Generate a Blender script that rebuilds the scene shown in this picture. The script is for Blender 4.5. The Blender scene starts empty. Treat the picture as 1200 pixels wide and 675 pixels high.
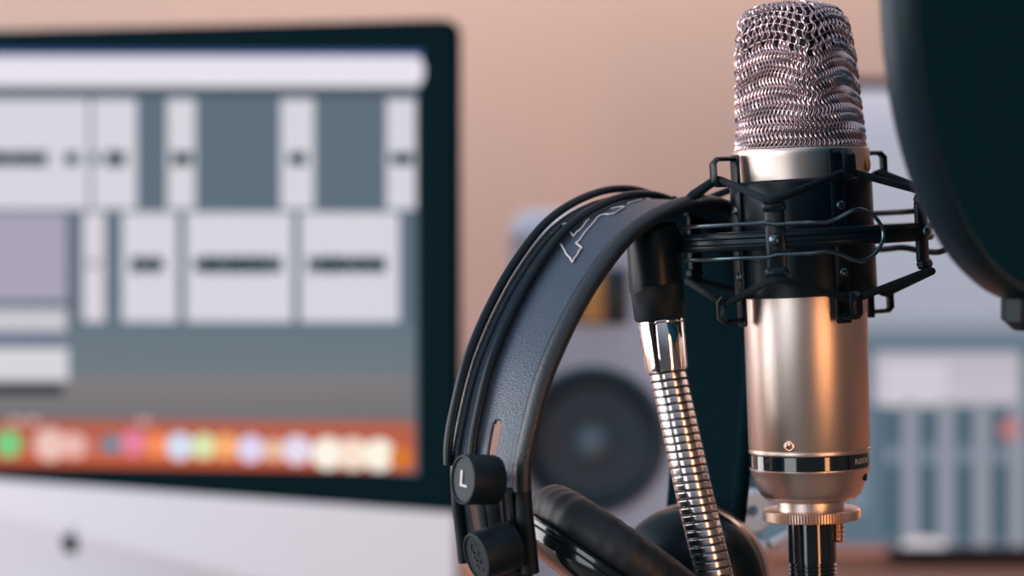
import bpy, math, random
from mathutils import Vector, Matrix
random.seed(4)
PI = math.pi
C = bpy.context.scene.collection
F = 2650.0                      # focal length in pixels for a 1200 px wide frame
K = 1.0 / F                     # one pixel at one metre
CAM = Vector((0, 0, 1.16))
HOR = 170.0
TH = math.atan((337.5 - HOR) / F)

# ------------------------------------------------------------------ camera maths
def ray(px, py):
    u = (px - 600) / F; v = (337.5 - py) / F
    return Vector((u, math.cos(TH) + v * math.sin(TH), -math.sin(TH) + v * math.cos(TH)))
def W(px, py, depth):
    d = ray(px, py); return CAM + d * (depth / d.y)
def ray_plane(px, py, p0, n):
    d = ray(px, py); return CAM + d * ((p0 - CAM).dot(n) / d.dot(n))
def project(p):
    q = p - CAM
    z = q.y * math.cos(TH) - q.z * math.sin(TH)
    v = q.y * math.sin(TH) + q.z * math.cos(TH)
    return 600 + F * q.x / z, 337.5 - F * v / z

# ------------------------------------------------------------------ materials
def srgb(r, g, b):
    f = lambda c: (c / 255 / 12.92) if c / 255 <= .04045 else ((c / 255 + .055) / 1.055) ** 2.4
    return (f(r), f(g), f(b), 1)
def mat(name, col, rough=.5, metal=0.0, bump=0.0, scale=400, kind='noise', mix=0.0, coat=0.0, spec=.5, aniso=0.0, stretch=None):
    m = bpy.data.materials.new(name); m.use_nodes = True
    nt = m.node_tree; b = nt.nodes['Principled BSDF']
    b.inputs['Base Color'].default_value = col
    b.inputs['Roughness'].default_value = rough
    b.inputs['Metallic'].default_value = metal
    b.inputs['Specular IOR Level'].default_value = spec
    if coat: b.inputs['Coat Weight'].default_value = coat; b.inputs['Coat Roughness'].default_value = .08
    tc = nt.nodes.new('ShaderNodeTexCoord')
    mp = nt.nodes.new('ShaderNodeMapping')
    if stretch: mp.inputs['Scale'].default_value = stretch
    nt.links.new(tc.outputs['Object'], mp.inputs['Vector'])
    if kind == 'noise':
        t = nt.nodes.new('ShaderNodeTexNoise'); t.inputs['Scale'].default_value = scale; t.inputs['Detail'].default_value = 3
        out = t.outputs['Fac']
    else:
        t = nt.nodes.new('ShaderNodeTexVoronoi'); t.inputs['Scale'].default_value = scale
        out = t.outputs['Distance']
    nt.links.new(mp.outputs['Vector'], t.inputs['Vector'])
    if bump:
        bp = nt.nodes.new('ShaderNodeBump'); bp.inputs['Strength'].default_value = bump; bp.inputs['Distance'].default_value = .001
        nt.links.new(out, bp.inputs['Height']); nt.links.new(bp.outputs['Normal'], b.inputs['Normal'])
    if mix:
        r = nt.nodes.new('ShaderNodeMapRange')
        r.inputs['To Min'].default_value = 1 - mix; r.inputs['To Max'].default_value = 1 + mix
        nt.links.new(out, r.inputs['Value'])
        x = nt.nodes.new('ShaderNodeVectorMath'); x.operation = 'SCALE'; x.inputs[0].default_value = col[:3]
        nt.links.new(r.outputs['Result'], x.inputs['Scale']); nt.links.new(x.outputs['Vector'], b.inputs['Base Color'])
    return m
def lin(r, g, b): return (r, g, b, 1)
M = {}
M['nickel'] = mat('satin_nickel', lin(.84, .72, .65), .33, 1.0, .12, 2600)
M['knurl'] = mat('knurled_nickel', lin(.78, .60, .50), .34, 1.0, .1, 2000)
M['wire'] = mat('mesh_wire', lin(.82, .63, .63), .3, 1.0, 0, 500)
M['liner'] = mat('mesh_liner', lin(.035, .022, .024), .7, .3, .4, 1500, 'voronoi')
M['gloss_black'] = mat('gloss_black', lin(.006, .014, .02), .06, 0, 0, coat=1)
M['black'] = mat('black_plastic', lin(.003, .012, .018), .32, 0, .06, 1500, spec=.22)
M['black_matte'] = mat('matte_black', lin(.003, .012, .018), .5, 0, .1, 1500, spec=.25)
M['elastic'] = mat('elastic_cord', lin(.004, .014, .020), .8, 0, .5, 1800, 'voronoi', spec=.25)
M['steel_black'] = mat('blackened_steel', lin(.10, .15, .17), .25, .9, .03, 900)
M['rivet'] = mat('rivet_metal', lin(.25, .30, .33), .2, 1, 0)
M['chrome'] = mat('chrome', lin(.84, .80, .79), .06, 1, .02, 300)
M['chrome_hose'] = mat('hose_chrome', lin(.86, .76, .73), .2, 1, 0, 500)
M['gold'] = mat('gold_dot', lin(.95, .45, .10), .5, 0, 0)
M['brass'] = mat('copper_screw', lin(.78, .50, .38), .25, 1, 0)
M['leather'] = mat('black_leather', lin(.038, .064, .098), .42, 0, .22, 1300, 'voronoi', spec=.9)
M['roll'] = mat('dark_leather_edge', lin(.009, .018, .027), .42, 0, .2, 1300, 'voronoi', spec=.7)
M['pad'] = mat('cushion_leatherette', lin(.010, .016, .021), .5, 0, .12, 900, spec=.45)
M['white_ink'] = mat('white_print', lin(.62, .60, .60), .5)
M['cup_gloss'] = mat('glossy_cup', lin(.006, .012, .017), .16, 0, .02, 200, coat=.6)
M['cup_ring'] = mat('copper_ring', lin(.62, .45, .38), .3, .8, .05, 500)
M['lining'] = mat('lining_fabric', lin(.005, .017, .023), .85, 0, .6, 1400, 'voronoi', spec=0)
M['pop_mesh'] = mat('pop_fabric', lin(.007, .044, .064), .85, 0, .6, 1400, 'voronoi', spec=0)
M['pop_rim'] = mat('pop_rim_plastic', lin(.006, .022, .034), .36, 0, .05, 800, spec=.25)
M['bezel'] = mat('black_glass_bezel', lin(.004, .014, .019), .5, 0, 0, spec=0)
M['alu'] = mat('pale_aluminium', lin(.64, .66, .70), .6, 0, .04, 900)
M['speaker'] = mat('speaker_vinyl', lin(.46, .57, .74), .5, 0, .25, 500, 'voronoi', mix=.05)
M['cone'] = mat('speaker_cone', lin(.02, .058, .09), .5, 0, .1, 400)
M['surround'] = mat('rubber_surround', lin(.010, .030, .045), .5, 0, .05, 400)
M['dust_cap'] = mat('dust_cap', lin(.11, .19, .25), .3, 0, .05, 300)
M['tweeter'] = mat('tweeter_gold', lin(.62, .38, .14), .5, 0, .1, 400)
M['wall'] = mat('peach_wall', lin(.57, .415, .355), .85, 0, .2, 60, mix=.02)
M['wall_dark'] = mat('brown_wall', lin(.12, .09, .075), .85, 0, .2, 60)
M['desk'] = mat('warm_wood', lin(.42, .17, .10), .45, 0, .1, 14, mix=.25, stretch=(1, 9, 9))
M['floor'] = mat('dark_floor', lin(.12, .09, .07), .6, 0, .1, 10, mix=.2, stretch=(1, 8, 8))
M['hinge'] = mat('pale_grey_metal', lin(.58, .70, .84), .45, .1, .05, 300)
M['paper'] = mat('cream_paper', lin(.80, .66, .52), .8, 0, .1, 80)

def emis_mat(name, strength):
    m = bpy.data.materials.new(name); m.use_nodes = True
    nt = m.node_tree; b = nt.nodes['Principled BSDF']
    a = nt.nodes.new('ShaderNodeAttribute'); a.attribute_name = 'Col'
    b.inputs['Base Color'].default_value = (.004, .004, .005, 1); b.inputs['Roughness'].default_value = .25; b.inputs['Specular IOR Level'].default_value = .02
    nt.links.new(a.outputs['Color'], b.inputs['Emission Color'])
    b.inputs['Emission Strength'].default_value = strength
    return m
M['display'] = emis_mat('display', 1.0)

# ------------------------------------------------------------------ mesh builder
class MB:
    def __init__(s): s.v = []; s.f = []; s.c = []
    def add(s, vs, fs):
        n = len(s.v); s.v += [tuple(v) for v in vs]; s.f += [tuple(i + n for i in f) for f in fs]; return s
    def grid(s, rows, closed_u=False, closed_v=False):
        n = len(s.v); nr = len(rows); nc = len(rows[0])
        for r in rows: s.v += [tuple(p) for p in r]
        for i in range(nr if closed_u else nr - 1):
            for j in range(nc if closed_v else nc - 1):
                a = n + i * nc + j; b = n + i * nc + (j + 1) % nc
                c = n + ((i + 1) % nr) * nc + (j + 1) % nc; d = n + ((i + 1) % nr) * nc + j
                s.f.append((a, b, c, d))
        return s
    def lathe(s, prof, n=64, T=Matrix(), cap=True, rfun=None):
        rows = []
        for (r, z) in prof:
            rows.append([T @ Vector(((r if not rfun else rfun(r, z, 2 * PI * i / n)) * math.cos(2 * PI * i / n),
                                     (r if not rfun else rfun(r, z, 2 * PI * i / n)) * math.sin(2 * PI * i / n), z)) for i in range(n)])
        st = len(s.v); s.grid(rows, False, True)
        if cap:
            s.f.append(tuple(reversed(range(st, st + n))))
            e = st + (len(rows) - 1) * n; s.f.append(tuple(range(e, e + n)))
        return s
    def box(s, cx, cy, cz, sx, sy, sz, T=Matrix(), ch=0.0):
        ch = min(ch, sx * .45, sy * .45, sz * .45)
        if ch <= 0: ch = min(sx, sy, sz) * .12
        hx, hy, hz = sx / 2, sy / 2, sz / 2
        def rect(hx, hy, c): return [(hx - c, -hy), (hx, -hy + c), (hx, hy - c), (hx - c, hy), (-hx + c, hy), (-hx, hy - c), (-hx, -hy + c), (-hx + c, -hy)]
        rows = []
        for z, d in ((-hz, ch), (-hz + ch, 0), (hz - ch, 0), (hz, ch)):
            rows.append([T @ Vector((cx + x, cy + y, cz + z)) for x, y in rect(hx - d, hy - d, ch)])
        st = len(s.v); s.grid(rows, False, True)
        s.f.append(tuple(reversed(range(st, st + 8)))); s.f.append(tuple(range(st + 24, st + 32)))
        return s
    def tube(s, pts, r, n=10, closed=False, flat=None, up=None):
        pts = [Vector(p) for p in pts]; N = len(pts); rows = []; prev = None
        for i, p in enumerate(pts):
            if closed: t = pts[(i + 1) % N] - pts[i - 1]
            else: t = pts[min(i + 1, N - 1)] - pts[max(i - 1, 0)]
            t.normalize()
            if up is not None: a = Vector(up)
            elif prev is None: a = Vector((0, 0, 1)) if abs(t.z) < .9 else Vector((1, 0, 0))
            else: a = prev
            a = a - t * a.dot(t); a.normalize(); prev = a; b = t.cross(a)
            rr = r[i] if isinstance(r, (list, tuple)) else r
            ra, rb = (rr, rr) if flat is None else flat
            rows.append([p + a * math.cos(2 * PI * k / n) * ra + b * math.sin(2 * PI * k / n) * rb for k in range(n)])
        st = len(s.v); s.grid(rows, closed, True)
        if not closed:
            s.f.append(tuple(reversed(range(st, st + n)))); e = st + (N - 1) * n; s.f.append(tuple(range(e, e + n)))
        return s
    def build(s, name, m, parent=None, smooth=True, loc=None, world=False):
        me = bpy.data.meshes.new(name); me.from_pydata(s.v, [], s.f)
        me.materials.append(m)
        if smooth:
            me.polygons.foreach_set('use_smooth', [True] * len(me.polygons))
            me.update(); me.set_sharp_from_angle(angle=math.radians(38))
        me.validate(); me.update()
        o = bpy.data.objects.new(name, me); C.objects.link(o)
        if parent is not None: o.parent = parent
        if world and parent is not None:
            o.matrix_parent_inverse = MW[parent.name].inverted()
        if loc is not None: o.location = loc
        return o
MW = {}
def empty(name, loc, rot=None, label=None, cat=None, group=None):
    o = bpy.data.objects.new(name, None); C.objects.link(o); o.empty_display_size = .02
    T = Matrix.Translation(loc) @ (rot if rot else Matrix())
    o.matrix_world = T; MW[o.name] = T
    if label: o['label'] = label; o['category'] = cat
    if group: o['group'] = group
    return o
def tag(o, label, cat, group=None):
    o['label'] = label; o['category'] = cat
    if group: o['group'] = group
    return o
def struct(o): o['kind'] = 'structure'; return o
def spline(pts, n):
    """Catmull-Rom through pts, n samples per span"""
    P = [Vector(p) for p in pts]; P = [P[0] * 2 - P[1]] + P + [P[-1] * 2 - P[-2]]; out = []
    for i in range(1, len(P) - 2):
        for k in range(n):
            t = k / n
            out.append(.5 * ((2 * P[i]) + (P[i + 1] - P[i - 1]) * t + (2 * P[i - 1] - 5 * P[i] + 4 * P[i + 1] - P[i + 2]) * t * t + (3 * P[i] - P[i - 1] - 3 * P[i + 1] + P[i + 2]) * t ** 3))
    out.append(P[-2]); return out
def text_mesh(txt, size):
    cu = bpy.data.curves.new('t', 'FONT'); cu.body = txt; cu.size = size; cu.align_x = 'CENTER'; cu.align_y = 'CENTER'; cu.extrude = size * .02
    o = bpy.data.objects.new('t', cu); C.objects.link(o)
    dg = bpy.context.evaluated_depsgraph_get(); me = bpy.data.meshes.new_from_object(o.evaluated_get(dg))
    vs = [v.co.copy() for v in me.vertices]; fs = [tuple(p.vertices) for p in me.polygons]
    bpy.data.objects.remove(o); bpy.data.curves.remove(cu); bpy.data.meshes.remove(me)
    return vs, fs
def axis_frame(p, z, xhint=(0, 0, 1)):
    z = Vector(z).normalized(); x = Vector(xhint); x = (x - z * x.dot(z)).normalized(); y = z.cross(x)
    R = Matrix((x, y, z)).transposed().to_4x4()
    return Matrix.Translation(p) @ R

# ------------------------------------------------------------------ room
DZ = .745                                   # desk top height
b = MB(); b.box(0.2, 2.78, 1.3, 7, .12, 2.6); struct(b.build('wall_back', M['wall'], smooth=False))
b = MB(); b.box(0.2, .9, -.03, 7, 6, .06); struct(b.build('floor', M['floor'], smooth=False))
b = MB(); b.box(1.8, .9, 1.3, .12, 4, 2.6); struct(b.build('wall_right', M['wall_dark'], smooth=False))
dk = empty('desk', (0.2, 1.85, 0), label='warm orange-brown wooden desk under the screens and speaker', cat='desk')
b = MB(); b.box(0, 0, DZ - .02, 3.0, 1.66, .04, ch=.004); b.build('desk_top', M['desk'], dk, smooth=False)
for sx in (-1, 1):
    for sy in (-1, 1):
        b = MB(); b.box(sx * 1.42, sy * .76, (DZ - .04) / 2, .06, .06, DZ - .04, ch=.004); b.build('leg', M['desk'], dk, smooth=False)

# ------------------------------------------------------------------ screens
def screen_mesh(name, origin, ux, uz, nrm, items, parent, base_rect, base_col):
    """items: (x0,y0,x1,y1,colour[,shape]) in photograph pixels, mapped on the screen plane"""
    me_v, me_f, cols = [], [], []
    lay = [0]
    def put(poly, col, z):
        n = len(me_v)
        for (px, py) in poly:
            p = ray_plane(px, py, origin, nrm) + nrm * z
            me_v.append(p)
        me_f.append(tuple(range(n, n + len(poly)))); cols.append(col)
    z = 0
    me_v.extend(base_rect_pts); me_f.append((0, 1, 2, 3)); cols.append(base_col)
    for it in items:
        x0, y0, x1, y1, col = it[:5]; z += .000006
        sh = it[5] if len(it) > 5 else 'r'
        if sh == 'r': put([(x0, y1), (x1, y1), (x1, y0), (x0, y0)], col, z)
        elif sh == 'o':
            cx, cy, rx, ry = (x0 + x1) / 2, (y0 + y1) / 2, (x1 - x0) / 2, (y1 - y0) / 2
            put([(cx + rx * math.cos(a * PI / 12), cy - ry * math.sin(a * PI / 12)) for a in range(24)], col, z)
        elif sh == 'q':                      # strip with a sloping lower edge: left top, right top, left bottom, right bottom
            put([(x0, it[6]), (x1, it[7] + 5), (x1, y1), (x0, y0)], col, z)
        elif sh == 'g':                      # vertical blend made of thin rows
            c2 = it[6]; k = 14
            for i in range(k):
                t = (i + .5) / k; ya = y0 + (y1 - y0) * i / k; yb = y0 + (y1 - y0) * (i + 1) / k
                put([(x0, yb), (x1, yb), (x1, ya), (x0, ya)], tuple(col[j] * (1 - t) + c2[j] * t for j in range(4)), z)
    me = bpy.data.meshes.new(name); me.from_pydata([tuple(v) for v in me_v], [], me_f)
    ca = me.color_attributes.new('Col', 'FLOAT_COLOR', 'CORNER'); i = 0
    for p, c in zip(me.polygons, cols):
        for li in p.loop_indices: ca.data[li].color = c
    me.materials.append(M['display'])
    o = bpy.data.objects.new(name, me); C.objects.link(o); o.parent = parent
    o.matrix_parent_inverse = MW[parent.name].inverted()
    return o

# --- left computer: plane turned 24 degrees, its right edge nearest
ang = math.radians(24)
mx = Vector((math.cos(ang), -math.sin(ang), 0)); mn = Vector((-math.sin(ang), -math.cos(ang), 0))
tilt = math.radians(1.0)
P0 = W(532, 22, 1.80)
def mon_pt(s, h, d=0): return P0 + mx * s + Vector((0, 0, h)) + mn * d
# sizes: right edge at s=0, whole computer .65 wide
TOPH, CHINH, BOTH = 0.0, -.3945, -.50
comp = empty('desktop_computer', (mon_pt(-.325, 0, -.06).x, mon_pt(-.325, 0, -.06).y, DZ),
             label='white and black all-in-one desktop computer at left showing white audio tracks', cat='computer')
def slab(name, s0, s1, h0, h1, d0, d1, m, rad, parent, corners=(1, 1, 1, 1)):
    """rounded slab lying in the computer's plane; corners order: bottom-left, bottom-right, top-right, top-left"""
    pts = []
    cs = [(s0 + rad, h0 + rad, PI, corners[0], s0, h0), (s1 - rad, h0 + rad, 1.5 * PI, corners[1], s1, h0), (s1 - rad, h1 - rad, 0, corners[2], s1, h1), (s0 + rad, h1 - rad, .5 * PI, corners[3], s0, h1)]
    for cx, cy, a0, on, ex, ey in cs:
        if on: pts += [(cx + rad * math.cos(a0 + k * PI / 16), cy + rad * math.sin(a0 + k * PI / 16)) for k in range(9)]
        else: pts.append((ex, ey))
    n = len(pts); b = MB()
    e = .0012
    cxm, cym = (s0 + s1) / 2, (h0 + h1) / 2
    def ring(d, sh): return [mon_pt(x + (sh if x < cxm else -sh), y + (sh if y < cym else -sh), d) for x, y in pts]
    st = len(b.v); b.grid([ring(d0, e), ring(d0 + e, 0), ring(d1 - e, 0), ring(d1, e)], False, True)
    b.f.append(tuple(reversed(range(n)))); b.f.append(tuple(range(3 * n, 4 * n)))
    return b.build(name, m, parent, smooth=True, world=True)
slab('bezel', -.65, 0, CHINH, TOPH, -.014, 0, M['bezel'], .014, comp, (0, 0, 1, 1))
slab('chin', -.65, .0005, BOTH, CHINH - .0003, -.014, .0003, M['alu'], .012, comp, (1, 1, 0, 0))
b = MB()
rows = []
for i, (g, d) in enumerate(((1, -.014), (.97, -.02), (.85, -.032), (.6, -.045), (.3, -.052), (.02, -.055))):
    rows.append([mon_pt(-.325 + sx * .323 * g, -.25 + sz * .247 * g, d) for sx, sz in ((-1, -1), (0, -1), (1, -1), (1, 0), (1, 1), (0, 1), (-1, 1), (-1, 0))])
b.grid(rows, False, True); b.build('back_shell', M['alu'], comp, world=True)
b = MB()
leg = [mon_pt(-.325, -.30, -.055), mon_pt(-.325, -.42, -.085), mon_pt(-.325, DZ + .012 - P0.z, -.12)]
b.tube(leg, .01, 12, flat=(.09, .006), up=tuple(mx)); 
T = Matrix.Translation(Vector((mon_pt(-.325, 0, -.06).x, mon_pt(-.325, 0, -.06).y, DZ + .005))) @ Matrix.Rotation(-ang, 4, 'Z')
b.box(0, 0, 0, .2, .18, .009, T); b.build('stand', M['alu'], comp, world=True)
# the apple-shaped mark on the chin
def logo_pts():
    out = []
    for i in range(72):
        a = 2 * PI * i / 72
        x = math.sin(a); y = math.cos(a)
        r = 1 - .16 * math.exp(-((a if a < PI else 2 * PI - a) / .38) ** 2) - .10 * math.exp(-(((a - PI)) / .30) ** 2)
        px, py = x * r * .93, y * r
        bx, by, br = 1.12, .10, .42                    # bite
        dx, dy = px - bx, py - by; dd = math.hypot(dx, dy)
        if dd < br: px, py = bx + dx / dd * br, by + dy / dd * br
        out.append((px, py))
    return out
lc = ray_plane(83, 637, P0, mn) + mn * .0008
b = MB(); L = logo_pts(); n = len(L); sz = .0095
def LP(x, y, d): return lc + mx * x * sz + Vector((0, 0, y * sz)) + mn * d
b.v += [tuple(LP(x, y, 0)) for x, y in L] + [tuple(LP(0, 0, 0))]
b.f += [(i, n, (i + 1) % n) for i in range(n)]
leaf = [(0.0, 1.12), (.06, 1.42), (.30, 1.66), (.50, 1.70), (.46, 1.42), (.24, 1.16)]
b.add([LP(x, y, 0) for x, y in leaf], [tuple(range(6))])
b.build('logo', M['lining'], comp, smooth=False, world=True)
# display content
G = srgb
gray = G(92, 108, 121); white = G(222, 218, 226); clip = G(214, 212, 220); teal = G(6, 52, 56); lil = G(168, 162, 180)
it = []
it.append((-140, 380, 486, 440, G(98, 116, 126), 'g', G(110, 120, 127)))
it.append((-140, 440, 486, 498, G(126, 122, 124), 'g', G(112, 110, 114)))
it.append((-140, 60, 495, 66, G(60, 95, 150)))
it.append((-140, 66, 492, 101, G(232, 226, 236))); it.append((478, 66, 497, 101, G(232, 226, 236), 'o'))
it.append((-140, 101, 490, 114, G(74, 86, 98)))
for x0, x1 in ((-140, 104), (108, 160), (196, 229), (329, 368), (453, 487)): it.append((x0, 116, x1, 245, clip))
for x0, x1 in ((97, 123), (143, 208), (218, 343), (352, 468)): it.append((x0, 249, x1, 377, G(216, 210, 218) if x0 < 100 else clip))
it.append((-140, 250, 78, 352, lil)); it.append((-140, 362, 78, 388, G(200, 198, 208))); it.append((-140, 390, 76, 404, G(110, 116, 140)))
it.append((-140, 408, 80, 446, G(214, 212, 218))); it.append((-140, 449, 74, 462, G(30, 44, 52)))
def wave(x0, x1, y, amp):
    x = x0
    while x < x1:
        h = amp * random.uniform(.6, 1)
        it.append((x, y - h, x + 2.4, y + h, teal)); x += 2.4
for a in ((-100, 55), (76, 92), (108, 113), (124, 147), (202, 226), (338, 358), (458, 484)): wave(a[0], a[1], 186, 10)
for a in ((154, 191), (228, 330), (362, 452)): wave(a[0], a[1], 310, 11)
it.append((104, 305, 118, 313, G(150, 140, 150)))
for q in range(10):
    t = q / 9; ya = 494 + 5.2 * q; c_ = tuple(G(176, 96, 78)[j] * (1 - t) + G(196, 92, 60)[j] * t for j in range(4))
    it.append((-140, ya - 3 + .08 * q, 487, ya, c_, 'q', ya + 5.4 - 3, ya + 5.4 + 1.1 * t))
for x, y, r, c in ((-34, 522, 15, G(220, 210, 220)), (11, 520, 16, G(120, 206, 130)), (60, 521, 19, G(238, 196, 186)), (88, 522, 15, G(236, 186, 176)), (108, 524, 9, G(200, 120, 110)), (132, 521, 11, G(110, 140, 160)),
                   (157, 519, 15, G(232, 130, 158)), (185, 521, 15, G(250, 140, 84)), (212, 523, 16, G(214, 224, 244)), (240, 523, 15, G(222, 232, 176)), (266, 523, 15, G(252, 176, 110)),
                   (295, 526, 16, G(226, 216, 244)), (322, 527, 13, G(236, 190, 160)), (349, 527, 17, G(232, 220, 240)), (385, 531, 19, G(255, 246, 232)), (415, 532, 19, G(250, 226, 206)), (445, 533, 19, G(255, 246, 230)), (470, 536, 13, G(214, 120, 40))):
    it.append((x - r, y - r, x + r, y + r, c, 'o'))
for x in (20, 40, 170): it.append((x - 7, 490, x + 7, 497, G(220, 180, 170), 'o'))
sc_o = P0 + mn * .0004
a0 = ray_plane(488, 61, sc_o, mn)
s1 = (a0 - sc_o).dot(mx); h1 = a0.z - P0.z; h0 = ray_plane(487, 556, sc_o, mn).z - P0.z
base_rect_pts = [mon_pt(-.625, h0, .0004), mon_pt(s1, h0, .0004), mon_pt(s1, h1, .0004), mon_pt(-.625, h1, .0004)]
screen_mesh('screen', sc_o, mx, None, mn, it, comp, (0, 0, 1, 1), gray)

# --- right monitor behind the microphone
D2 = 2.25
Q0 = W(1180, 380, D2)
n2 = Vector((0, -1, 0))
m2 = empty('computer_monitor', (Q0.x, D2 + .05, DZ), label='blurred wide monitor behind the microphone showing pale mixer faders', cat='monitor')
xl, xr = W(876, 100, D2).x, W(1500, 100, D2).x
zt, zb = W(1000, 92, D2).z, W(1000, 662, D2).z
zb = DZ + .008
b = MB(); b.box((xl + xr) / 2, D2 + .012, (zt + zb) / 2, xr - xl, .024, zt - zb, ch=.003); b.build('bezel', M['bezel'], m2, world=True)
b = MB(); b.box((xl + xr) / 2, D2 + .045, (DZ + zb) / 2 + .051, .06, .02, zb - DZ + .09, ch=.004); b.box((xl + xr) / 2, D2 + .05, DZ + .006, .24, .16, .012, ch=.003)
b.build('stand', M['bezel'], m2, world=True)
it = []
it.append((885, 105, 1480, 160, G(204, 200, 216), 'g', G(176, 178, 196)))
it.append((885, 160, 1480, 370, G(176, 178, 194), 'g', G(164, 168, 182)))
it.append((885, 370, 1480, 402, G(160, 164, 178), 'g', G(100, 116, 132)))
it.append((885, 400, 1480, 640, G(92, 112, 128)))
it.append((1024, 412, 1196, 474, G(186, 180, 190), 'g', G(198, 190, 200))); it.append((1036, 425, 1110, 476, G(208, 200, 210)))
for x in range(1036, 1440, 42):
    it.append((x + 1, 480, x + 21, 520, G(76, 98, 112))); it.append((x + 1, 545, x + 20, 632, G(72, 96, 108)))
    it.append((x + 22, 470, x + 39, 640, G(150, 152, 164)))
    it.append((x + 2, 525, x + 20, 542, G(128, 136, 150), 'o'))
it.append((1172, 490, 1194, 516, G(190, 122, 124), 'o'))
it.append((1210, 410, 1440, 476, G(190, 184, 194)))
for i in range(3): it.append((930 + i * 33, 420, 950 + i * 33, 600, G(120, 134, 148)))
it.append((885, 640, 1480, 648, G(150, 120, 118), 'g', G(186, 112, 92)))
it.append((1056, 630, 1108, 648, G(226, 216, 222), 'o'))
base_rect_pts = [Vector((xl + .012, D2 - .0004, zb + .004)), Vector((xr - .012, D2 - .0004, zb + .004)), Vector((xr - .012, D2 - .0004, zt - .012)), Vector((xl + .012, D2 - .0004, zt - .012))]
screen_mesh('screen', Vector((0, D2 - .0004, 0)), None, None, n2, it, m2, None, G(200, 112, 82))
# --- paper sheet far back on the desk
pp = W(668, 667, 2.16); b = MB()
b.box(0, 0, .0025, .15, .2, .004, Matrix.Rotation(.3, 4, 'Z')); o = b.build('paper_pad', M['paper'], smooth=False, loc=(pp.x, pp.y, DZ)); tag(o, 'cream paper pad on the desk seen below the left ear cup', 'paper')

# ------------------------------------------------------------------ studio speaker
SD = 1.9
kx = SD / F
sp_c = W(725, 500, SD)
spk = empty('studio_speaker', (sp_c.x, SD + .12, DZ), label='blurred blue-grey studio monitor speaker with gold tweeter behind the headphones', cat='speaker')
x0, x1 = W(598, 400, SD).x, W(856, 400, SD).x
z1 = W(700, 256, SD).z; z0 = DZ
b = MB(); b.box((x0 + x1) / 2, SD + .125, (z1 + z0 + .004) / 2, x1 - x0, .25, z1 - z0 - .004, ch=.012); b.build('cabinet', M['speaker'], spk, world=True)
def disc_T(px, py, off=0): return axis_frame(W(px, py, SD) + Vector((0, -off, 0)), (0, -1, 0))
r = kx
b = MB(); b.lathe([(88 * r, 0), (88 * r, .004), (84 * r, .0055), (79 * r, .004), (79 * r, .001)], 64, disc_T(694, 516, 0), cap=False); b.build('woofer_frame', M['cone'], spk, world=True)
b = MB(); b.lathe([(80 * r, .001), (77 * r, .005), (72 * r, .008), (66 * r, .006), (62 * r, .002)], 64, disc_T(694, 516, 0), cap=False); b.build('surround', M['surround'], spk, world=True)
b = MB(); b.lathe([(63 * r, .003), (50 * r, .0025), (36 * r, .0018), (22 * r, .0012)], 64, disc_T(694, 518, 0), cap=False); b.build('cone', M['cone'], spk, world=True)
b = MB(); b.lathe([(23 * r, .001), (20 * r, .008), (14 * r, .013), (7 * r, .016), (.5 * r, .017)], 48, disc_T(695, 520, 0), cap=True); b.build('dust_cap', M['dust_cap'], spk, world=True)
b = MB(); b.box(0, 0, .0015, 66 * r, 62 * r, .004, disc_T(704, 347, 0), ch=.001); b.build('tweeter_plate', M['surround'], spk, world=True)
b = MB(); b.box(0, 0, .005, 58 * r, 30 * r, .005, disc_T(693, 348, 0), ch=.002); b.lathe([(13 * r, .007), (10 * r, .010), (4 * r, .012), (.4 * r, .0125)], 24, disc_T(693, 348, 0)); b.build('tweeter', M['tweeter'], spk, world=True)

# ------------------------------------------------------------------ microphone
MR = Matrix.Rotation(math.radians(-1.8), 4, 'Y') @ Matrix.Rotation(math.radians(-2.4), 4, 'X')
MO = W(950.5, 598.5, 1.0)
MT = Matrix.Translation(MO) @ MR
mic = empty('microphone', MO, MR, 'champagne silver condenser microphone with woven metal head grille', 'microphone')
ZK = K * .99
def sc(prof): return [(r * K, z * ZK) for r, z in prof]
FR = -PI / 2                                     # local angle facing the camera
# body tube: local z in px, z = 602 - y
bodyc = 0
b = MB(); b.lathe(sc([(70, 76), (71.3, 78), (72.6, 250), (74.2, 300), (76.5, 380), (80, 420), (80.6, 424), (80.6, 428), (79.5, 430.5), (77, 431), (74, 430)]), 96); b.build('body', M['nickel'], mic)
b = MB(); b.lathe(sc([(67, 70), (71, 71), (71.6, 72.5), (71.3, 75), (69.8, 75.8), (69.5, 76.5)]), 96); b.build('groove_ring', M['nickel'], mic)
b = MB(); b.lathe(sc([(70.3, 53.5), (70.9, 54), (70.9, 70), (70.3, 70.6)]), 96); b.build('black_band', M['gloss_black'], mic)
b = MB(); b.lathe(sc([(36, 11), (40, 12.5), (48, 13.5), (54, 16), (59, 21), (62, 28), (66.5, 40), (70, 50), (71.2, 52), (71.2, 53.5), (70, 54)]), 96); b.build('lower_bell', M['nickel'], mic)
b = MB(); b.lathe(sc([(39, -2), (39, 13)]), 64); b.build('neck', M['nickel'], mic)
b = MB()
NK = 104
b.lathe(sc([(50, -10.5), (56, -10), (57.6, -9), (57.6, 1.6), (56.2, 2.8), (51, 3.6), (48, 3.0), (38, 3.0)]), NK * 4,
        rfun=lambda r, z, a: r * (1 - (.045 if (r > 57 * K and int(round(a / (PI / NK / 2))) % 4 == 0) else 0)))
b.build('knurled_ring', M['knurl'], mic)
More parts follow.
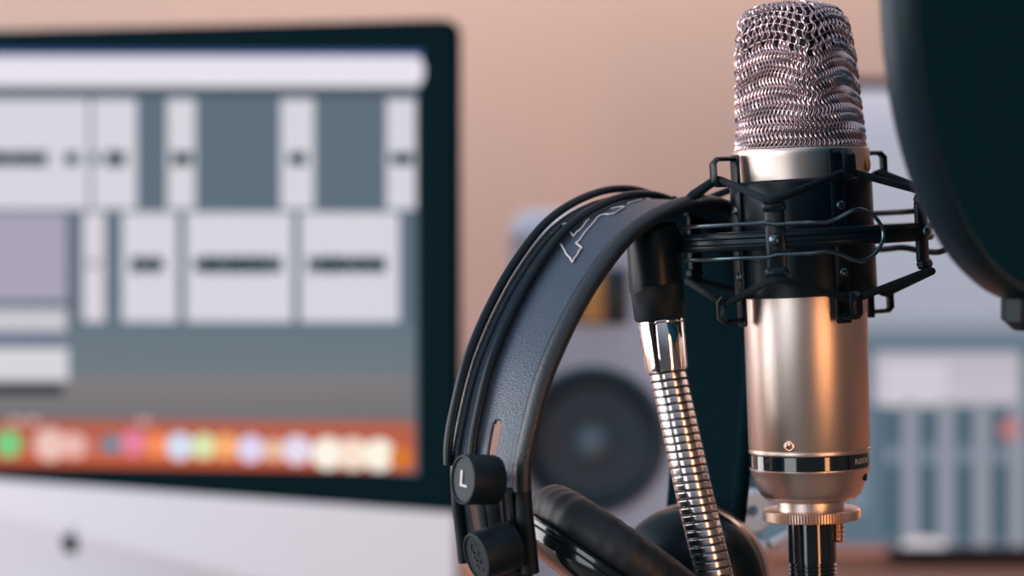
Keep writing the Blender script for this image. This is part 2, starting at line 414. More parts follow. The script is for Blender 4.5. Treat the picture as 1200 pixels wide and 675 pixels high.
# screw on the body
def on_mic(alpha, r, z):   # alpha: angle to the right of the camera side (degrees)
    a = FR + math.radians(alpha)
    return Vector((r * K * math.cos(a), r * K * math.sin(a), z * ZK)), Vector((math.cos(a), math.sin(a), 0))
p, nrm = on_mic(-26, 71.9, 84); T = axis_frame(p, nrm)
b = MB(); b.lathe(sc([(6.3, -1), (6.3, .5), (5.6, 1), (5.2, .3), (4.4, .3), (4.0, 1.3), (2.2, 1.9), (.3, 2)]), 32, T)
scr = b.build('screw', M['brass'], mic)
b = MB(); b.box(0, 0, 1.7 * K, 4.6 * K, 1.1 * K, 1.0 * K, T @ Matrix.Rotation(.5, 4, 'Z')); b.box(0, 0, 1.7 * K, 1.1 * K, 4.6 * K, 1.0 * K, T @ Matrix.Rotation(.5, 4, 'Z'))
b.build('cross_slot', M['black'], scr, smooth=False)
p, nrm = on_mic(64, 68.2, 42); T = axis_frame(p, nrm)
b = MB(); b.lathe(sc([(5.0, -2), (5.0, .2), (4, .5), (.3, .5)]), 24, T); b.build('side_screw', M['black'], mic)
# lettering on the band
vs, fs = text_mesh('RØDE', 8.5 * K)
b = MB(); ac = math.radians(51)
def wrap(v, R, z0, a0):
    a = FR + a0 + v.x / (R * K); rr = R * K + v.z * .3
    return Vector((rr * math.cos(a), rr * math.sin(a), z0 * ZK + v.y))
b.add([wrap(Vector((v.x * 1.25, v.y, v.z)), 71.15, 62, ac) for v in vs], fs); b.build('lettering', M['white_ink'], mic, smooth=False)
# gold dot on the collar
p, nrm = on_mic(67, 80.6, 410); T = axis_frame(p, nrm)
b = MB(); b.lathe(sc([(8, -1), (8, .4), (7, 1), (.4, 1.2)]), 32, T); b.build('gold_dot', M['gold'], mic)
# --- woven head grille
prof = [(75, 430), (75.5, 445), (75, 470), (74, 500), (72.5, 530), (70.5, 555), (68, 573), (64, 586), (58, 594), (50, 599), (40, 602), (28, 603.5), (16, 604)]
seg = []; Ltot = 0
for i in range(len(prof) - 1):
    d = math.hypot(prof[i + 1][0] - prof[i][0], prof[i + 1][1] - prof[i][1]); seg.append((Ltot, d)); Ltot += d
def prof_at(L):
    L = max(0, min(Ltot - 1e-4, L))
    for i, (l0, d) in enumerate(seg):
        if l0 <= L <= l0 + d:
            t = (L - l0) / d; return prof[i][0] * (1 - t) + prof[i + 1][0] * t, prof[i][1] * (1 - t) + prof[i + 1][1] * t
    return prof[-1]
THC = FR + math.radians(7)
def grille(th, L, off=0, dt=0):
    v = L / Ltot
    ph = th - THC
    arch = 15 * min(1, v * 2.6) * abs(math.sin(2 * ph)) * max(0.0, min(1, (1.15 - v) * 2))
    s, z = prof_at(L + arch - 6 * min(1, v * 2.6) * (1 if v < .8 else 0))
    blend = max(0, min(1, (z - 430) / 60)); pw = 2 - .74 * blend
    c, d = abs(math.cos(ph)), abs(math.sin(ph))
    rr = s / (c ** pw + d ** pw) ** (1 / pw)
    crease_n = 1.0
    sh = -4.5 * max(0, (z - 450) / 150)
    th2 = th + dt / max(s, 20)
    R_ = rr + off
    nz = 0.9 * off * max(0, (z - 590) / 14)
    return Vector(((R_ * math.cos(th2) + sh) * K, R_ * math.sin(th2) * K, (z + nz) * ZK))
NV = 164; PITCH = 9.8; NR = int((Ltot - 3) / PITCH)
b = MB()
n_s = NV * 3
for j in range(NR):
    L = 2.5 + j * PITCH
    b.tube([grille(2 * PI * i / n_s, L, .4 * math.cos(PI * i / 3 + PI * j) - 1.7) for i in range(n_s)], .8 * K, 5, closed=True)
for i in range(NV):
    th = 2 * PI * i / NV; pts = []
    last = NR if i % 4 in (0, 1) else NR - 9 - (i // 4) % 2
    if i % 8 in (4, 5): last -= 3
    for q in range(int(last * 6)):
        L = 2.5 + q * PITCH / 6; u = PI * q / 6
        pts.append(grille(th, L, -1.9 * math.cos(PI * i + u) - .3, 1.75 * math.sin(u)))
    b.tube(pts, 1.0 * K, 5)
b.build('grille', M['wire'], mic)
b = MB()
b.grid([[grille(2 * PI * i / 96, Ltot * j / 40, -4.5) for i in range(96)] for j in range(41)], False, True); b.build('grille_liner', M['liner'], mic)

# --- XLR plug and cable under the microphone
cab = empty('microphone_cable', MT @ Vector((0, 0, -.1)), label='black cable plugged into the underside of the microphone', cat='cable')
b = MB(); ribs = [(25, -9)]
ribs += [(28.5, -12), (28.5, -58)]
for i in range(5): ribs += [(28.5, -60 - i * 5), (26.6, -61 - i * 5), (26.6, -63 - i * 5), (28.5, -64 - i * 5)]
ribs += [(28.5, -100), (27, -140), (20, -170), (11, -185), (9, -190)]
b.lathe([(r * K, z * K) for r, z in reversed(ribs)], 64, MT); b.build('plug', M['gloss_black'], cab, world=True)
b = MB(); pts = spline([MT @ Vector((0, 0, -180 * K)), MT @ Vector((0, 0, -.085)), (MO.x + .01, 1.02, DZ + .05), (MO.x + .05, 1.1, DZ + .009), (MO.x + .25, 1.2, DZ + .006), (MO.x + .6, 1.5, DZ + .006)], 12)
b.tube(pts, .0035, 10); b.build('cord', M['black_matte'], cab, world=True)
b = MB()
for i in range(5):
    T = MT @ Matrix.Translation(Vector((30 * K, -12 * K, (-14 - 5.0 * i) * K)))
    b.lathe(sc([(4.6, -2.4), (5.0, -1.6), (8.0, 0), (5.0, 1.6), (4.6, 2.4)]), 20, T)
b.build('threaded_pin', M['brass'], cab, world=True)

# ------------------------------------------------------------------ shock mount
MZ = 323                                          # ring height above mic origin (px)
mt = empty('shock_mount', MT @ Vector((0, 0, MZ * K)), MR @ Matrix.Rotation(math.radians(-1.2), 4, 'Y'), 'black spider shock mount with elastic cords gripping the microphone', 'microphone mount')
b = MB(); prof2 = [(81.0, -69), (83.4, -68), (83.4, 66), (81.0, 68.5), (79.6, 68), (79, 66)]
b.lathe(sc([(76.2, -68)] + prof2 + [(78, 60), (76.2, -60), (76.2, -68)]), 96, cap=False); b.build('cradle', M['black'], mt)
# lips of the cradle
HA = [-68, -158, 22, 112]                         # hook angles, measured from image-right (degrees)
PA = [-109, -34, 71, 144]
def cyl(deg, r, z): a = math.radians(deg); return Vector((r * K * math.cos(a), r * K * math.sin(a), z * K))
def cyl_T(deg, r, z):
    a = math.radians(deg); n = Vector((math.cos(a), math.sin(a), 0)); return axis_frame(cyl(deg, r, z), n)      # local x = up, y = tangent, z = outward
for deg in HA:
    b = MB(); b.box(0, 0, 0, 200 * K, 19 * K, 4 * K, cyl_T(deg, 85.5, 0), ch=1.4 * K)
    st = b.build('strip', M['black'], mt)
    for zz in (35, -42):
        b = MB(); b.lathe(sc([(5.6, 0), (5.6, 1.4), (4.6, 2.8), (2.5, 3.8), (.3, 4.1)]), 24, cyl_T(deg + (1 if deg < 0 else 0), 87, zz)); b.build('rivet', M['steel_black'], st)
    for sgn, z0, z1 in ((1, 66, 96), (-1, -94, -66)):
        T = cyl_T(deg, 86, 0)
        path = []
        x0_, x1_, w1 = (66, 96, 28)[0], 96, 28
        if sgn > 0: path = [(66, 0), (66, w1 - 4), (70, w1), (91, w1), (96, w1 - 5), (96, 3), (94, 0)]
        else: path = [(-66, 0), (-66, w1 - 4), (-70, w1), (-89, w1), (-93, w1 - 4), (-93, 3), (-91, 0)]
        pts = [T @ Vector((x * K, 0, z * K)) for x, z in path]
        b = MB(); tn = (T.to_3x3() @ Vector((0, 1, 0)))
        b.tube(pts, 2 * K, 8, flat=(8.5 * K, 2.8 * K), up=tuple(tn)); b.build('hook', M['black'], mt)
# clip tongues over the collar
# suspension ring
b = MB(); prof3 = [(138, -8), (145, -11), (150, -10), (152, -6.5), (152, -4.5), (149.5, -2.5), (149.5, 2), (152, 4), (152, 7), (150, 10), (145, 11), (138, 8), (136, 3), (136, -3), (138, -8)]
b.lathe(sc(prof3), 128, cap=False); ring = b.build('suspension_ring', M['black'], mt)
for deg in PA:
    T = cyl_T(deg, 150, 0)
    b = MB(); b.box(0, 0, 0, 78 * K, 22 * K, 9 * K, T, ch=3 * K)
    b.box(37 * K, 0, 2 * K, 12 * K, 26 * K, 12 * K, T, ch=3 * K); b.box(-37 * K, 0, 2 * K, 12 * K, 26 * K, 12 * K, T, ch=3 * K)
    po = b.build('post', M['black'], mt)
    b = MB(); b.lathe(sc([(7, 0), (7, 2), (5.5, 4), (2.5, 5.4), (.3, 5.8)]), 24, T @ Matrix.Translation((0, 0, 5 * K))); b.build('rivet', M['steel_black'], po)
# wires
def arc(d0, d1, r, z, n): return [cyl(d0 + (d1 - d0) * i / n, r, z) for i in range(n + 1)]
b = MB()
up = arc(-178, -112, 157, 19, 16) + arc(-108, -96, 158, 17, 3)
def keyhole(sg, d0):
    cpts = [(d0, 17), (d0 + 6, 16), (d0 + 11, 20), (d0 + 16, 27), (d0 + 20, 28.5), (d0 + 25, 22), (d0 + 28.5, 10), (d0 + 29.5, 0)]
    return [cyl(a, 160 + (4 if a > d0 + 12 else 0), z) for a, z in cpts]
k1 = keyhole(1, -94); k2 = [Vector((v.x, v.y, -v.z)) for v in reversed(k1[:-1])]
lowp = list(reversed([Vector((v.x, v.y, -v.z)) for v in up]))
allp = up + k1 + k2 + lowp
b.tube(spline(allp, 3), 2.3 * K, 8); b.build('spring_wire', M['steel_black'], mt)
b = MB()
b.tube(spline(arc(85, 28, 150, 24, 8) + [cyl(20, 158, 25), cyl(12, 166, 29), cyl(4, 172, 34)], 3), 3.4 * K, 8)
b.tube(spline(arc(85, 40, 146, -20, 6) + [cyl(30, 150, -19), cyl(20, 158, -24), cyl(10, 166, -26), cyl(4, 174, -21), cyl(0, 180, -17)], 3), 3.8 * K, 8)
b.build('squeeze_handle', M['black'], mt)
# elastic cord zigzag, top and bottom
for sg in (1, -1):
    order = [(-158, 'h'), (-109, 'p'), (-68, 'h'), (-34, 'p'), (22, 'h'), (71, 'p'), (112, 'h'), (144, 'p')]
    key = []
    for deg, k in order:
        if k == 'h':
            key += [cyl(deg - 4.5, 108, sg * 71), cyl(deg, 111, sg * 73), cyl(deg + 4.5, 108, sg * 71)]
        else:
            key += [cyl(deg - 3.5, 157, sg * 46), cyl(deg, 160, sg * 45), cyl(deg + 3.5, 157, sg * 46)]
    pts = []
    for i in range(len(key)):
        p, q = key[i], key[(i + 1) % len(key)]
        n = 4
        for k in range(n): pts.append(p.lerp(q, k / n))
    b = MB(); b.tube(pts, 4.3 * K, 8, closed=True); b.build('elastic', M['elastic'], mt)
b = MB()
b.tube([cyl(144, 160, 44), cyl(147, 170, 54), cyl(150, 172, 40)], 5.0 * K, 8)
b.build('cord_end', M['elastic'], mt)
b = MB()
b.tube([cyl(197, 112, 70), cyl(190, 130, 56), cyl(184, 146, 40)], [5 * K, 6.5 * K, 6 * K], 10)
b.build('cord_end', M['elastic'], mt)
# bracket that joins the ring to the gooseneck
LT = Matrix()
b = MB(); b.box(-168 * K, 10 * K, 0, 46 * K, 26 * K, 34 * K, ch=4 * K); b.box(-160 * K, -6 * K, 8 * K, 20 * K, 12 * K, 11 * K, ch=2 * K); b.box(-159 * K, -6 * K, -18 * K, 18 * K, 12 * K, 7 * K, ch=1.5 * K)
b.build('swivel_bracket', M['black_matte'], mt)

# ------------------------------------------------------------------ gooseneck
gp = [W(x, y, d) for x, y, d in ((764, 262, 1.0), (766, 292, .999), (769.5, 350, .997), (775.5, 374, .996), (782, 433, .994), (785, 440, .993), (805, 538, .988), (816, 588, .985), (837.5, 676, .98), (866, 800, .975))]
base = Vector((gp[-1].x + .03, .985, DZ))
gn = empty('gooseneck_stand', base, label='shiny chrome flexible gooseneck with black collar holding the shock mount', cat='microphone stand')
def seg_T(a, b_): return axis_frame(a, b_ - a, (0, 1, 0)), (b_ - a).length
T, Ln = seg_T(gp[0], W(770, 352, .997))
b = MB(); b.lathe([(26 * K, 0), (30 * K, .002), (31.5 * K, .004), (31.5 * K, Ln * .86), (29.5 * K, Ln * .92), (29.5 * K, Ln)], 48, T); b.build('clamp_sleeve', M['black'], gn, world=True)
T, Ln = seg_T(W(769, 333, .997), W(774.5, 374, .996))
b = MB(); b.lathe([(28 * K, 0), (30.5 * K, .0007), (31 * K, Ln * .92), (29 * K, Ln)], 160, T, rfun=lambda r, z, a: r * (1 - (.02 if (r > 30 * K and int(round(a / (PI / 80))) % 2) else 0))); b.build('knurled_collar', M['black_matte'], gn, world=True)
T, Ln = seg_T(W(774.5, 373, .996), W(782, 434, .994))
b = MB(); b.lathe([(26 * K, 0), (27.4 * K, .0006), (27.8 * K, .0018), (27.3 * K, .0022), (27.8 * K, .0028), (25.5 * K, Ln * .93), (24.5 * K, Ln), (21 * K, Ln)], 64, T); b.build('chrome_sleeve', M['chrome'], gn, world=True)
path = spline([gp[4]] + gp[6:] + [Vector((gp[-1].x + .02, .98, DZ + .06)), base + Vector((0, 0, .015))], 40)
# resample by length with a helical profile
cum = [0]
for i in range(1, len(path)): cum.append(cum[-1] + (path[i] - path[i - 1]).length)
def at_len(s):
    for i in range(1, len(path)):
        if cum[i] >= s or i == len(path) - 1:
            t = (s - cum[i - 1]) / max(1e-9, cum[i] - cum[i - 1]); return path[i - 1].lerp(path[i], t)
tot = cum[-1]; pitch = 9.3 * K; nper = 14; NS = int(tot / pitch * nper); na = 48
rows = []; wire = []
prev = Vector((0, 1, 0))
fr = []
for i in range(NS + 1):
    s = tot * i / NS; p = at_len(s); t = (at_len(min(tot, s + .002)) - at_len(max(0, s - .002))).normalized()
    a = (prev - t * prev.dot(t)).normalized(); prev = a; fr.append((p, a, t.cross(a), s))
for p, a, c, s in fr:
    row = []
    for k in range(na):
        ph = (s / pitch + k / na) % 1.0
        rr = (21.7 if .06 < ph < .80 else 21.2) if ph < .86 else 19.4
        row.append(p + a * math.cos(2 * PI * k / na) * rr * K + c * math.sin(2 * PI * k / na) * rr * K)
    rows.append(row)
b = MB(); b.grid(rows, False, True); b.build('flexible_hose', M['chrome_hose'], gn, world=True)
b = MB(); pts = []
tt = int(tot / pitch * 28)
for i in range(tt):
    s = tot * i / tt; u = -s / pitch
    q = min(NS, int(s / tot * NS)); p, a, c, _ = fr[q]; p = at_len(s)
    an = 2 * PI * (u + .93)
    pts.append(p + (a * math.cos(an) + c * math.sin(an)) * 21.9 * K)
b.tube(pts, .75 * K, 5); b.build('wire_winding', M['steel_black'], gn, world=True)
b = MB(); b.lathe([(.07, 0), (.07, .008), (.06, .013), (.012, .016), (.012, .03), (.009, .03)], 64, Matrix.Translation(base)); b.build('base', M['black'], gn, world=True)

# ------------------------------------------------------------------ headphones
HANG = math.radians(50)
ha = Vector((math.cos(HANG), math.sin(HANG), 0)); hw = Vector((math.sin(HANG), -math.cos(HANG), 0)); hz = Vector((0, 0, 1))
H0 = W(735, 300, 1.0)
cl = [(588, 665), (584, 625), (580, 590), (579, 550), (583, 515), (596, 455), (610, 412), (632, 363), (657, 319), (689, 277), (725, 251), (765, 238), (803, 243), (827, 268), (838, 320), (841, 400), (836, 500), (830, 580), (824, 650)]
cl3 = [ray_plane(x, y, H0, hw) for x, y in cl]
hp = empty('headphones', W(715, 740, 1.0), label='black over-ear headphones hanging on the microphone stand, leather headband toward left', cat='headphones')
curve = spline(cl3, 16)
NC = len(curve)
def fr_at(i):
    t = (curve[min(NC - 1, i + 1)] - curve[max(0, i - 1)]).normalized()
    n = t.cross(hw).normalized()
    return curve[i], t, n
# outward test: at the apex the outward normal must look up
_, _, ntest = fr_at(NC * 11 // 18); SGN = 1 if ntest.z > 0 else -1
def HS(i, w, r):
    i = max(0, min(NC - 1, i)); p, t, n = fr_at(int(i))
    if w > 0:
        e = min(1, abs(i / NC - 11 / 18) / .42); w = w * (1 - .30 * e ** 1.2)
    return p + hw * (w * K) + n * (SGN * r * K)
HWD = 50
cols = 44
rows = []; keep = []
for i in range(NC):
    rows.append([HS(i, -HWD + (2 * HWD - 7) * j / cols, 2.2 * math.cos(PI * (j / cols - .5)) ) for j in range(cols + 1)])
b = MB(); n0 = 0
b.v = [tuple(p) for r_ in rows for p in r_]
def slot_center():
    best = None
    for i in range(0, NC // 2):
        for j in range(cols + 1):
            x, y = project(rows[i][j]); d = (x - 579) ** 2 + (y - 518) ** 2
            if best is None or d < best[0]: best = (d, i, j)
    return best[1], best[2]
si, sj = slot_center()
stepw = 2 * HWD / cols
ends = []
for i in range(NC - 1):
    for j in range(cols):
        di = (curve[i] - curve[si]).length / K * (1 if i > si else -1); dj = (j - sj) * stepw
        if (dj / 9) ** 2 + (di / 22) ** 4 < 1: continue
        q = i * (cols + 1) + j; (b.f if i >= 40 else ends).append((q, q + 1, q + cols + 2, q + cols + 1))
be = MB(); be.v = b.v[:42 * (cols + 1)]; be.f = ends; be.build('strap_end', M['black_matte'], hp, world=True)
strap = b.build('headband_strap', M['leather'], hp, world=True)
b = MB(); b.grid([[HS(i, -HWD + 2 * HWD * j / 8, -5.5) for j in range(9)] for i in range(NC * 5 // 9, NC)]); b.grid([[HS(i, 36 + 3 * j, -4) for j in range(8)] for i in range(NC * 5 // 9 + 1)]); b.build('inner_lining', M['lining'], hp, world=True)
sm = strap.modifiers.new('thick', 'SOLIDIFY'); sm.thickness = 4 * K; sm.offset = 0
for w_, rr, fl in ((-54, 7, (7.0, 7.0)), (59, 9, (9.5, 11.0))):
    b = MB()
    rows = []
    for i in range(0, NC, 2):
        p, t, n = fr_at(i); cen = HS(i, w_, 1)
        rows.append([cen + hw * math.cos(2 * PI * k / 16) * fl[1] * K + n * math.sin(2 * PI * k / 16) * fl[0] * K for k in range(16)])
    hf = len(rows) * 13 // 18
    b.grid(rows[20:hf + 1], False, True); b.build('padded_edge', M['roll'], hp, world=True)
    b = MB(); b.grid(rows[:21], False, True); b.build('strap_end_edge', M['black_matte'], hp, world=True)
    b = MB(); b.grid(rows[hf:], False, True); b.build('padded_edge', M['lining'], hp, world=True)  # right half of the same edge: shade put into a darker material
# slim rods over the strap
ni = NC // 18
for w_, r0 in ((-57, 16), (-27, 10)):
    b = MB(); rows = []
    for i in range(3 * ni, NC - ni, 2):
        p, t, n = fr_at(i)
        u = i / NC; lift = r0 * min(1, 1.6 * math.sin(PI * min(1, max(0, (u - .02) / .96))))
        cen = HS(i, w_, lift)
        rows.append([cen + hw * math.cos(2 * PI * k / 12) * 6.0 * K + n * math.sin(2 * PI * k / 12) * 4.6 * K for k in range(12)])
    b.grid(rows, False, True)
    m_ = len(rows); b.f.append(tuple(range(12))); b.f.append(tuple(reversed(range((m_ - 1) * 12, m_ * 12)))); b.build('headband_rod', M['black'], hp, world=True)
# printed outline emblem: map photograph pixels on to the strap
def strap_uv(px, py, off=5.2):
    best = None
    for i in range(NC // 3 - 30, NC * 3 // 4, 1):
        for w_ in range(-54, 60, 4):
            x, y = project(HS(i, w_, off)); d = (x - px) ** 2 + (y - py) ** 2
            if best is None or d < best[0]: best = (d, i, w_)
    d, i0, w0 = best; i0 = float(i0); w0 = float(w0)
    best = (1e9, 0, 0)
    for di in range(-3, 4):
        for dw in range(-6, 7):
            x, y = project(HS(i0 + di, w0 + dw * .5, off)); d = (x - px) ** 2 + (y - py) ** 2
            if d < best[0]: best = (d, i0 + di, w0 + dw * .5)
    return HS(best[1], best[2], off)
polys = [[(704, 233), (683, 243), (660, 254), (644, 271), (646, 274)],
         [(654, 283), (671, 307), (682, 290), (675, 285), (703, 252), (720, 250), (732, 242), (716, 244)],
         [(668, 273), (672, 277), (690, 257)], [(736, 238), (752, 234)], [(659, 263), (664, 262)]]
b = MB()
for pl in polys:
    PP = [pl[0]]
    for (xa, ya), (xb, yb) in zip(pl, pl[1:]):
        m_ = max(1, int(math.hypot(xb - xa, yb - ya) / 5)); PP += [(xa + (xb - xa) * k / m_, ya + (yb - ya) * k / m_) for k in range(1, m_ + 1)]
    P = [strap_uv(x, y) for x, y in PP]
    for i in range(len(P) - 1):
        a_, c_ = P[i], P[i + 1]; n = 1
        pts = [a_.lerp(c_, k / 2) for k in range(3)]
        b.tube(pts, 1.25 * K, 6)
b.build('emblem', M['white_ink'], hp, world=True)
# round pivots on the left arm
def pivot(px, py, depth, ax, R_, length, name):
    c = W(px, py, depth); T = axis_frame(c, ax)
    b = MB(); b.lathe([(R_ * K * .96, -length * K), (R_ * K, -length * K * .9), (R_ * K, -2 * K), (R_ * K * .97, 0), (R_ * K * .9, .4 * K), (R_ * K * .86, -1.6 * K), (R_ * K * .5, -1.9 * K), (.5 * K, -2 * K)], 64, T)
    return b.build(name, M['black_matte'], hp, world=True), T
pv, T = pivot(542, 562, .905, (-.86, -.50, .08), 27, 40, 'pivot_cap')
TX = T.to_3x3()
vs, fs = text_mesh('L', 25 * K)
up_ = TX @ Vector((1, 0, 0)); rt = up_.cross(TX @ Vector((0, 0, 1)))
c0 = T.translation + (TX @ Vector((0, 0, 1))) * (-1.2 * K)
b = MB(); b.add([c0 + rt * v.x * 1.5 + up_ * v.y * 1.0 + (TX @ Vector((0, 0, 1))) * v.z for v in vs], fs)
lt = b.build('letter', M['white_ink'], hp, smooth=False, world=True); lt['label'] = 'white letter L on the pivot cap'
pv2, T2 = pivot(558, 653, .91, (-.84, -.50, -.2), 27, 46, 'pivot_cap')
b = MB()
for q in range(3):
    cc = [(8 * math.cos(PI * (1.2 + 1.5 * k / 9)) + (q - 1) * 3, 7 * math.sin(PI * (1.2 + 1.5 * k / 9)) + (q - 1) * 8) for k in range(10)]
    b.tube([T2 @ Vector((y * K, x * K, -1.0 * K)) for x, y in cc], .8 * K, 5)
b.build('emblem', M['steel_black'], hp, world=True)
# slotted arm joining the pivots
b = MB()
AX = Vector((-.86, -.50, 0)).normalized(); AY = Vector((-AX.y, AX.x, 0))
if AY.x < 0: AY = -AY
def arm(pxa, pya, pxb, pyb, wd, dep):
    a_, c_ = W(pxa, pya, dep), W(pxb, pyb, dep + .005)
    b.tube([a_.lerp(c_, k / 8) for k in range(9)], 1, 14, flat=(wd * K, 5 * K), up=tuple(AY))
arm(557, 575, 568, 650, 16, .925); arm(592, 575, 600, 660, 14, .922)
arm(570, 560, 600, 568, 10, .925)
b.build('slotted_arm', M['cup_gloss'], hp, world=True)
b = MB()
b.tube([W(x, y, d) for x, y, d in ((566, 655, .925), (600, 668, .93), (640, 715, .94), (690, 770, .96))], 14 * K, 16); b.build('yoke', M['cup_gloss'], hp, world=True)
b = MB()
b.tube([W(x, y, d) for x, y, d in ((832, 640, 1.03), (828, 690, 1.03), (818, 760, 1.03))], 14 * K, 16); b.build('yoke', M['cup_gloss'], hp, world=True)
# left ear cup
axl = Vector((.57, .16, .80)).normalized()
cl_ = W(711, 674, .965)
T = axis_frame(cl_, axl, (-.8, -.1, .5))
R1 = 122
b = MB(); b.lathe(sc([(60, -30), (88, -27), (104, -21), (112, -12), (114, -4), (112, 0), (90, 2)]), 96, T); b.build('ear_cup', M['cup_gloss'], hp, world=True)
b = MB(); b.lathe(sc([(113, -3), (118, -1), (119, 3), (116, 6), (112, 6)]), 96, T); b.build('cup_rim', M['cup_gloss'], hp, world=True)
b = MB(); rows = []
for i in range(160):
    a = 2 * PI * i / 160; row = []
    wr = 1 + .022 * math.sin(i * 1.1) * math.sin(i * .37) 
    for k in range(20):
        t = 2 * PI * k / 20; rr = 90 + 29 * wr * math.cos(t); zz = 30 + 28 * wr * math.sin(t) + (0 if math.cos(t) < 0 else -2)
        rr += .5 * math.sin(i * 1.25) * max(0, math.cos(t - .6))
        row.append(T @ Vector((rr * K * math.cos(a), rr * K * math.sin(a), zz * K)))
    rows.append(row)
b.grid(rows, True, True); b.build('ear_cushion', M['pad'], hp, world=True)
b = MB(); b.lathe(sc([(70, 8), (50, 10), (20, 11), (.5, 11)]), 48, T, cap=False); b.build('driver_cloth', M['pop_mesh'], hp, world=True)
# right ear cup
cr = W(808, 682, 1.03)
axr = Vector((.34, .90, .05)).normalized()
T = axis_frame(cr, -axr, (0, 0, 1))
b = MB(); b.lathe(sc([(78, -20), (90, -14), (93, -8), (93, 6), (88, 22), (76, 38), (58, 50), (34, 58), (12, 60), (.5, 60)]), 96, T); b.build('ear_cushion', M['black'], hp, world=True)
b = MB(); b.lathe(sc([(70, -46), (89, -42), (92, -36), (92, -22), (88, -18)]), 96, T); b.build('cup_ring', M['cup_ring'], hp, world=True)
b = MB(); b.lathe(sc([(40, -76), (66, -70), (80, -58), (84, -46), (82, -40)]), 96, T); b.build('ear_cup', M['cup_gloss'], hp, world=True)

# ------------------------------------------------------------------ pale hinge plate behind the mic
hg0 = W(881, 599, 1.12)
hg = empty('metal_bracket', Vector((hg0.x, 1.14, DZ)), label='blurred pale grey metal bracket with round eyelet behind microphone base', cat='bracket')
b = MB(); k = 1.12 * K
T = axis_frame(hg0, (0, -1, 0))
rows_ = []
b.lathe([(7 * k, -.003), (7 * k, .003), (9 * k, .005), (22 * k, .005), (26 * k, .002), (26 * k, -.003), (7 * k, -.003)], 48, T, cap=False); b.build('eyelet', M['hinge'], hg, world=True)
b = MB(); b.tube(spline([W(872, 500, 1.125), W(870, 560, 1.125), W(868, 600, 1.125), W(876, 630, 1.125), W(898, 640, 1.125), W(935, 622, 1.125)], 6), 1, 12, flat=(7 * k, .003), up=(1, 0, .3)); b.build('curved_arm', M['hinge'], hg, world=True)
b = MB(); b.tube([W(880, 636, 1.135), W(884, 680, 1.135), Vector((hg0.x, 1.14, DZ + .008))], .006, 14); b.lathe([(.05, 0), (.05, .006), (.045, .009), (.008, .01)], 48, Matrix.Translation(Vector((hg0.x, 1.14, DZ)))); b.build('post', M['hinge'], hg, world=True)

# ------------------------------------------------------------------ pop filter
PD = .88; kp = PD * K
pc = W(1224, -6, PD)
pnrm = Vector((math.sin(math.radians(52)), -math.cos(math.radians(52)), 0))
PT = axis_frame(pc, pnrm)
R_ = 358 * kp
pf = empty('pop_filter', pc + Vector((0, 0, -R_ - .02)), label='large round black pop filter at the top right corner in front of the microphone', cat='pop filter')
b = MB(); b.lathe([(R_ * .955, -.006), (R_ * .985, -.0075), (R_, -.005), (R_ * 1.003, 0), (R_, .005), (R_ * .985, .0075), (R_ * .955, .006), (R_ * .95, 0), (R_ * .955, -.006)], 160, PT, cap=False); b.build('hoop', M['pop_rim'], pf, world=True)
for off in (-.004, .004):
    b = MB(); rows = []
    b.lathe([(R_ * .96, off), (R_ * .6, off * 1.02), (R_ * .3, off * 1.03), (R_ * .002, off * 1.04)], 96, PT, cap=False); b.build('mesh_screen', M['pop_mesh'], pf, world=True)
pcl = W(1200, 362, .865)
b = MB(); b.box(0, 0, 0, 46 * kp, .02, 50 * kp, Matrix.Translation(pcl), ch=.004); b.build('clamp', M['black_matte'], pf, world=True)
b = MB()
b.tube(spline([pcl + Vector((.004, 0, 0)), W(1260, 380, .87), W(1330, 470, .9), W(1370, 640, .95), Vector((.31, 1.06, DZ + .05)), Vector((.31, 1.06, DZ + .01))], 10), .0055, 14); b.build('gooseneck', M['black'], pf, world=True)
b = MB(); b.box(.31, 1.06, DZ + .012, .05, .05, .024, ch=.004); b.build('desk_clamp', M['black'], pf, world=True)

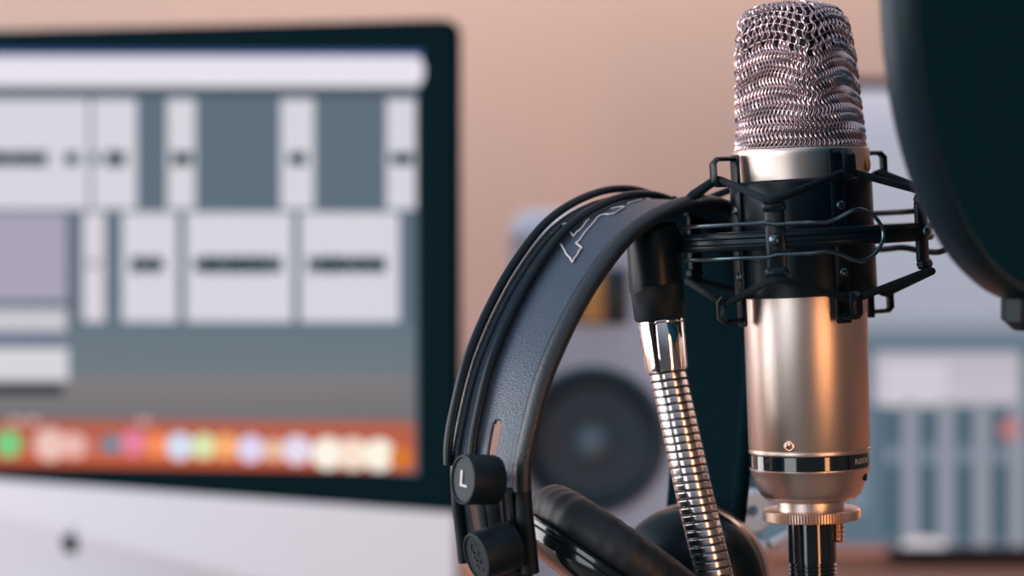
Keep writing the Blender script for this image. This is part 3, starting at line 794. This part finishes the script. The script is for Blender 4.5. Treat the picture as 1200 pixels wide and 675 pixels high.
# ------------------------------------------------------------------ light
def area(name, loc, target, sx, sy, power, col):
    l = bpy.data.lights.new(name, 'AREA'); l.shape = 'RECTANGLE'; l.size = sx; l.size_y = sy; l.energy = power; l.color = col
    o = bpy.data.objects.new(name, l); C.objects.link(o); o.location = loc
    o.rotation_euler = (Vector(target) - Vector(loc)).to_track_quat('-Z', 'Y').to_euler(); return o
area('window_light', (-2.2, 1.25, 1.22), (.1, 1.0, 1.1), 2.5, 2.0, 74, (.98, .97, 1.0))
area('front_left_fill', (-1.9, -1.1, 1.35), (.1, 1.0, 1.05), 1.2, 1.6, 17, (.95, .97, 1.0))  # added fill for speaker, leather and chin, not a known window
area('warm_lamp', (.98, -.75, 1.0), (.13, 1.0, 1.0), .28, 1.1, 9.8, (1.0, .44, .18))
area('wall_lamp', (.5, 2.42, 1.9), (.5, 2.72, 1.35), 2.0, .1, 10, (1.0, .86, .78))
w = bpy.data.worlds.new('world'); bpy.context.scene.world = w; w.use_nodes = True
nt = w.node_tree; bg = nt.nodes['Background']
tc = nt.nodes.new('ShaderNodeTexCoord'); sep = nt.nodes.new('ShaderNodeSeparateXYZ'); cr_ = nt.nodes.new('ShaderNodeValToRGB')
nt.links.new(tc.outputs['Generated'], sep.inputs[0]); nt.links.new(sep.outputs['Z'], cr_.inputs['Fac'])
cr_.color_ramp.elements[0].position = 0; cr_.color_ramp.elements[0].color = (.085, .09, .10, 1)
cr_.color_ramp.elements[1].position = .6; cr_.color_ramp.elements[1].color = (.46, .54, .68, 1)
nt.links.new(cr_.outputs['Color'], bg.inputs['Color']); bg.inputs['Strength'].default_value = 1.0

# ------------------------------------------------------------------ camera
cd = bpy.data.cameras.new('camera'); cam = bpy.data.objects.new('camera', cd); C.objects.link(cam)
cam.location = CAM; cam.rotation_euler = (PI / 2 - TH, 0, 0)
cd.sensor_width = 36; cd.lens = F * 36 / 1200; cd.clip_start = .05
cd.dof.use_dof = True; cd.dof.focus_distance = .965; cd.dof.aperture_fstop = cd.lens / 1000 / .0165
cd.dof.aperture_blades = 0
S = bpy.context.scene; S.camera = cam
S.view_settings.view_transform = 'Standard'; S.view_settings.look = 'None'; S.view_settings.gamma = 1
S.view_settings.exposure = 0; S.view_settings.use_curve_mapping = False
